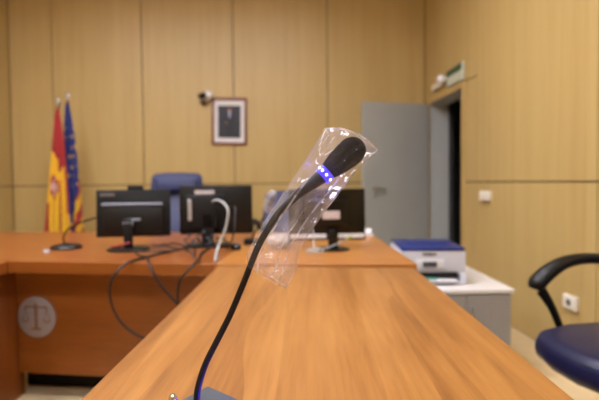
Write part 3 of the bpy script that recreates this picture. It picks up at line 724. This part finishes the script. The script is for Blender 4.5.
outline([(-0.018, 0.105), (-0.050, 0.080), (-0.068, 0.02), (-0.070, -0.05), (-0.050, -0.06), (-0.048, -0.185), (0.040, -0.185), (0.046, -0.06), (0.066, -0.04), (0.066, 0.03), (0.054, 0.082), (0.022, 0.105)], -0.016, -0.0172)
b.mi = 1; outline([(-0.014, 0.106), (0.018, 0.106), (0.010, 0.05), (0.002, 0.03), (-0.006, 0.05)], -0.0172, -0.0178)
b.mi = 2; outline([(0.002+0.020*math.cos(2*PI*k/16), 0.130+0.027*math.sin(2*PI*k/16)) for k in range(16)], -0.0172, -0.0178)
outline([(-0.034+0.010*math.cos(2*PI*k/10), -0.02+0.008*math.sin(2*PI*k/10)) for k in range(10)], -0.0172, -0.0178)
b.mi = 0; outline([(0.002+0.021*math.cos(PI*k/10), 0.140+0.020*math.sin(PI*k/10)) for k in range(11)], -0.0178, -0.0182)
b.build('portrait_figure', [M['suit'], M['shirt'], M['skin']], pf, False)

cc = thing('security_camera', 'small white and black security camera on the back wall beside the portrait', 'camera', (-0.765, YB, 2.125))
MB().lathe([(0, 0), (0.045, 0), (0.045, 0.015), (0.03, 0.022), (0, 0.022)], (0.01, 0, 0), 24, axis=(0, -1, 0)).build('wall_mount', M['white'], cc)
MB().ball((0.03, -0.075, 0.012), (0.052, 0.055, 0.052), 3).build('housing', M['white'], cc)
b = MB(); b.lathe([(0, 0), (0.034, 0), (0.036, 0.03), (0.030, 0.075), (0.026, 0.080), (0, 0.080)], (0.0, -0.10, 0.008), 20, axis=(-0.75, -0.6, -0.25)).build('lens_barrel', M['black'], cc)
MB().lathe([(0, -0.05), (0.016, -0.05), (0.020, 0.0), (0, 0.0)], (-0.02, -0.05, -0.045), 14).box((-0.03, -0.055, -0.065), (0.07, 0.05, 0.022), 0.005, 2).build('bracket', M['blackm'], cc)

sg = thing('emergency_light', 'white emergency light strip with round lamp above the doorway', 'emergency light', (XR, 5.30, 2.165))
MB().box((-0.022, 0.06, -0.01), (0.044, 0.34, 0.06), 0.012, 3).build('housing', M['offwhite'], sg)
MB().ball((-0.055, -0.15, 0.015), (0.05, 0.06, 0.05), 3).build('lamp', M['white'], sg)
ex_ = thing('exit_sign', 'green and white exit sign plate above the doorway', 'sign', (XR, 4.86, 2.165))
MB().box((-0.016, 0, 0.0), (0.028, 0.42, 0.17), 0.006, 2).build('housing', M['paleface'], ex_)
MB().box((-0.0315, 0, 0.045), (0.004, 0.40, 0.066), 0.001, 1).build('green_face', M['green'], ex_)['label'] = 'dark green upper band'
MB().box((-0.0315, 0, -0.032), (0.004, 0.40, 0.085), 0.001, 1).build('pale_face', M['paleface'], ex_)['label'] = 'pale lower band'

sw = thing('light_switch', 'cream double light switch on the right wall beside the doorway', 'light switch', (XR, 4.15, 0.995))
MB().box((-0.018, 0, 0), (0.036, 0.175, 0.085), 0.005, 2).build('plate', M['offwhite'], sw)
for s in (-1, 1): MB().box((-0.039, 0.04*s, 0), (0.008, 0.070, 0.066), 0.003, 2, rot=(0, R(4*s), 0)).build('rocker', M['offwhite'], sw)
so_ = thing('power_socket', 'white wall socket low on the right wall behind the armrest', 'power socket', (XR, 2.935, 0.378))
MB().box((-0.012, 0, 0), (0.024, 0.135, 0.085), 0.005, 2).build('plate', M['offwhite'], so_)
b = MB(); b.lathe([(0.021, 0), (0.021, 0.003), (0.019, 0.003), (0.019, 0.001), (0, 0.001)], (-0.024, 0.0, 0), 24, axis=(-1, 0, 0))
for s in (-1, 1): b.lathe([(0, 0), (0.0035, 0), (0.0035, 0.002), (0, 0.002)], (-0.0245, 0.0095*s, 0), 10, axis=(-1, 0, 0))
b.build('outlet', M['labelgrey'], so_)

# ------------------------------------------------------------------ printer and cabinet
cb = thing('low_cabinet', 'low grey cabinet with white top standing against the right wall', 'cabinet', (1.12, 3.22, 0), R(-2))
MB().box((0, 0, 0.25), (0.53, 0.80, 0.45), 0.003, 1).build('body', M['cabgrey'], cb, False)
MB().box((0, 0, 0.4875), (0.56, 0.84, 0.025), 0.003, 1).build('top', M['cabtop'], cb, False)
MB().box((0, 0.0, 0.0125), (0.49, 0.76, 0.025)).build('plinth', M['blackm'], cb, False)
for s in (-1, 1):
    d = MB().box((0.131*s, -0.408, 0.25), (0.258, 0.016, 0.43), 0.002, 1).build('door', M['cabgrey'], cb, False)
    MB().tube([(0.03*s, -0.418, 0.33), (0.03*s, -0.432, 0.335), (0.03*s, -0.432, 0.405), (0.03*s, -0.418, 0.41)], 0.004, 8, 3).build('handle', M['steel'], d)
pr = thing('printer', 'pale grey printer with a deep blue lid on the low cabinet', 'printer', (0.99, 3.20, 0.50), R(-6))
W3, D3, H3 = 0.40, 0.50, 0.205
b = MB(); b.box((0, 0.015, 0.128), (W3, D3-0.03, 0.150), 0.012, 3)
b.box((-W3/2+0.02, 0, 0.035), (0.04, D3-0.01, 0.06), 0.006, 2).box((W3/2-0.02, 0, 0.035), (0.04, D3-0.01, 0.06), 0.006, 2).box((0, 0.06, 0.032), (W3-0.05, D3-0.14, 0.06), 0.004, 1).box((0, 0, 0.009), (W3-0.02, D3-0.02, 0.018), 0.004, 1)
b.build('body', M['printer'], pr)
ld = MB().box((0, 0.01, 0.212), (W3-0.012, D3-0.03, 0.020), 0.006, 2).build('lid', M['printerblue'], pr); ld['label'] = 'deep blue lid'
MB().box((0, 0.06, 0.224), (W3*0.62, D3*0.5, 0.008), 0.003, 2).build('lid_recess', M['printerblue'], ld)
MB().box((-0.02, -D3/2+0.028, 0.182), (0.085, 0.006, 0.014), 0.002, 1).build('brand_plate', M['labelgrey'], pr)['label'] = 'grey name plate'
pn_ = MB().box((-0.02, -D3/2+0.026, 0.123), (0.17, 0.012, 0.055), 0.004, 2).build('control_panel', M['white'], pr)
MB().box((-0.02, -D3/2+0.019, 0.120), (0.085, 0.004, 0.034), 0.001, 1).build('display', M['dkgrey'], pn_)
tr = MB().box((-0.02, -D3/2+0.02, 0.030), (0.30, 0.12, 0.012), 0.003, 1).build('paper_tray', M['white'], pr)
MB().box((0.0, -D3/2+0.03, 0.058), (0.29, 0.05, 0.03), 0.002, 1).build('paper_slot', M['blackm'], pr)
MB().box((-0.03, -D3/2-0.004, 0.040), (0.085, 0.05, 0.010), 0.002, 1).build('paper_guide', M['green2'], tr)['label'] = 'green slip'

# ------------------------------------------------------------------ world, camera, view
wl = bpy.data.worlds.new('world'); S.world = wl; wl.use_nodes = True
wl.node_tree.nodes['Background'].inputs['Color'].default_value = (0.02, 0.02, 0.02, 1)
cam = bpy.data.cameras.new('camera'); co = bpy.data.objects.new('camera', cam); C.objects.link(co)
cam.lens = 30.0; cam.sensor_width = 36.0; cam.sensor_fit = 'HORIZONTAL'; cam.clip_start = 0.02
yaw, roll, pitch = R(3.0), R(0.6), math.atan(18/(30.0/36*599))
fw = Vector((math.sin(yaw)*math.cos(pitch), math.cos(yaw)*math.cos(pitch), -math.sin(pitch)))
r0 = Vector((math.cos(yaw), -math.sin(yaw), 0)); u0 = r0.cross(fw)
rt = r0*math.cos(roll)-u0*math.sin(roll); up = rt.cross(fw)
co.matrix_world = Matrix(((rt.x, up.x, -fw.x, 0), (rt.y, up.y, -fw.y, 0), (rt.z, up.z, -fw.z, 1.13), (0, 0, 0, 1)))
cam.dof.use_dof = True; cam.dof.focus_distance = 0.815; cam.dof.aperture_fstop = 3.3
S.camera = co
S.view_settings.view_transform = 'Standard'; S.view_settings.look = 'None'; S.view_settings.gamma = 1.0
S.view_settings.use_curve_mapping = False
S.view_settings.exposure = 0.0
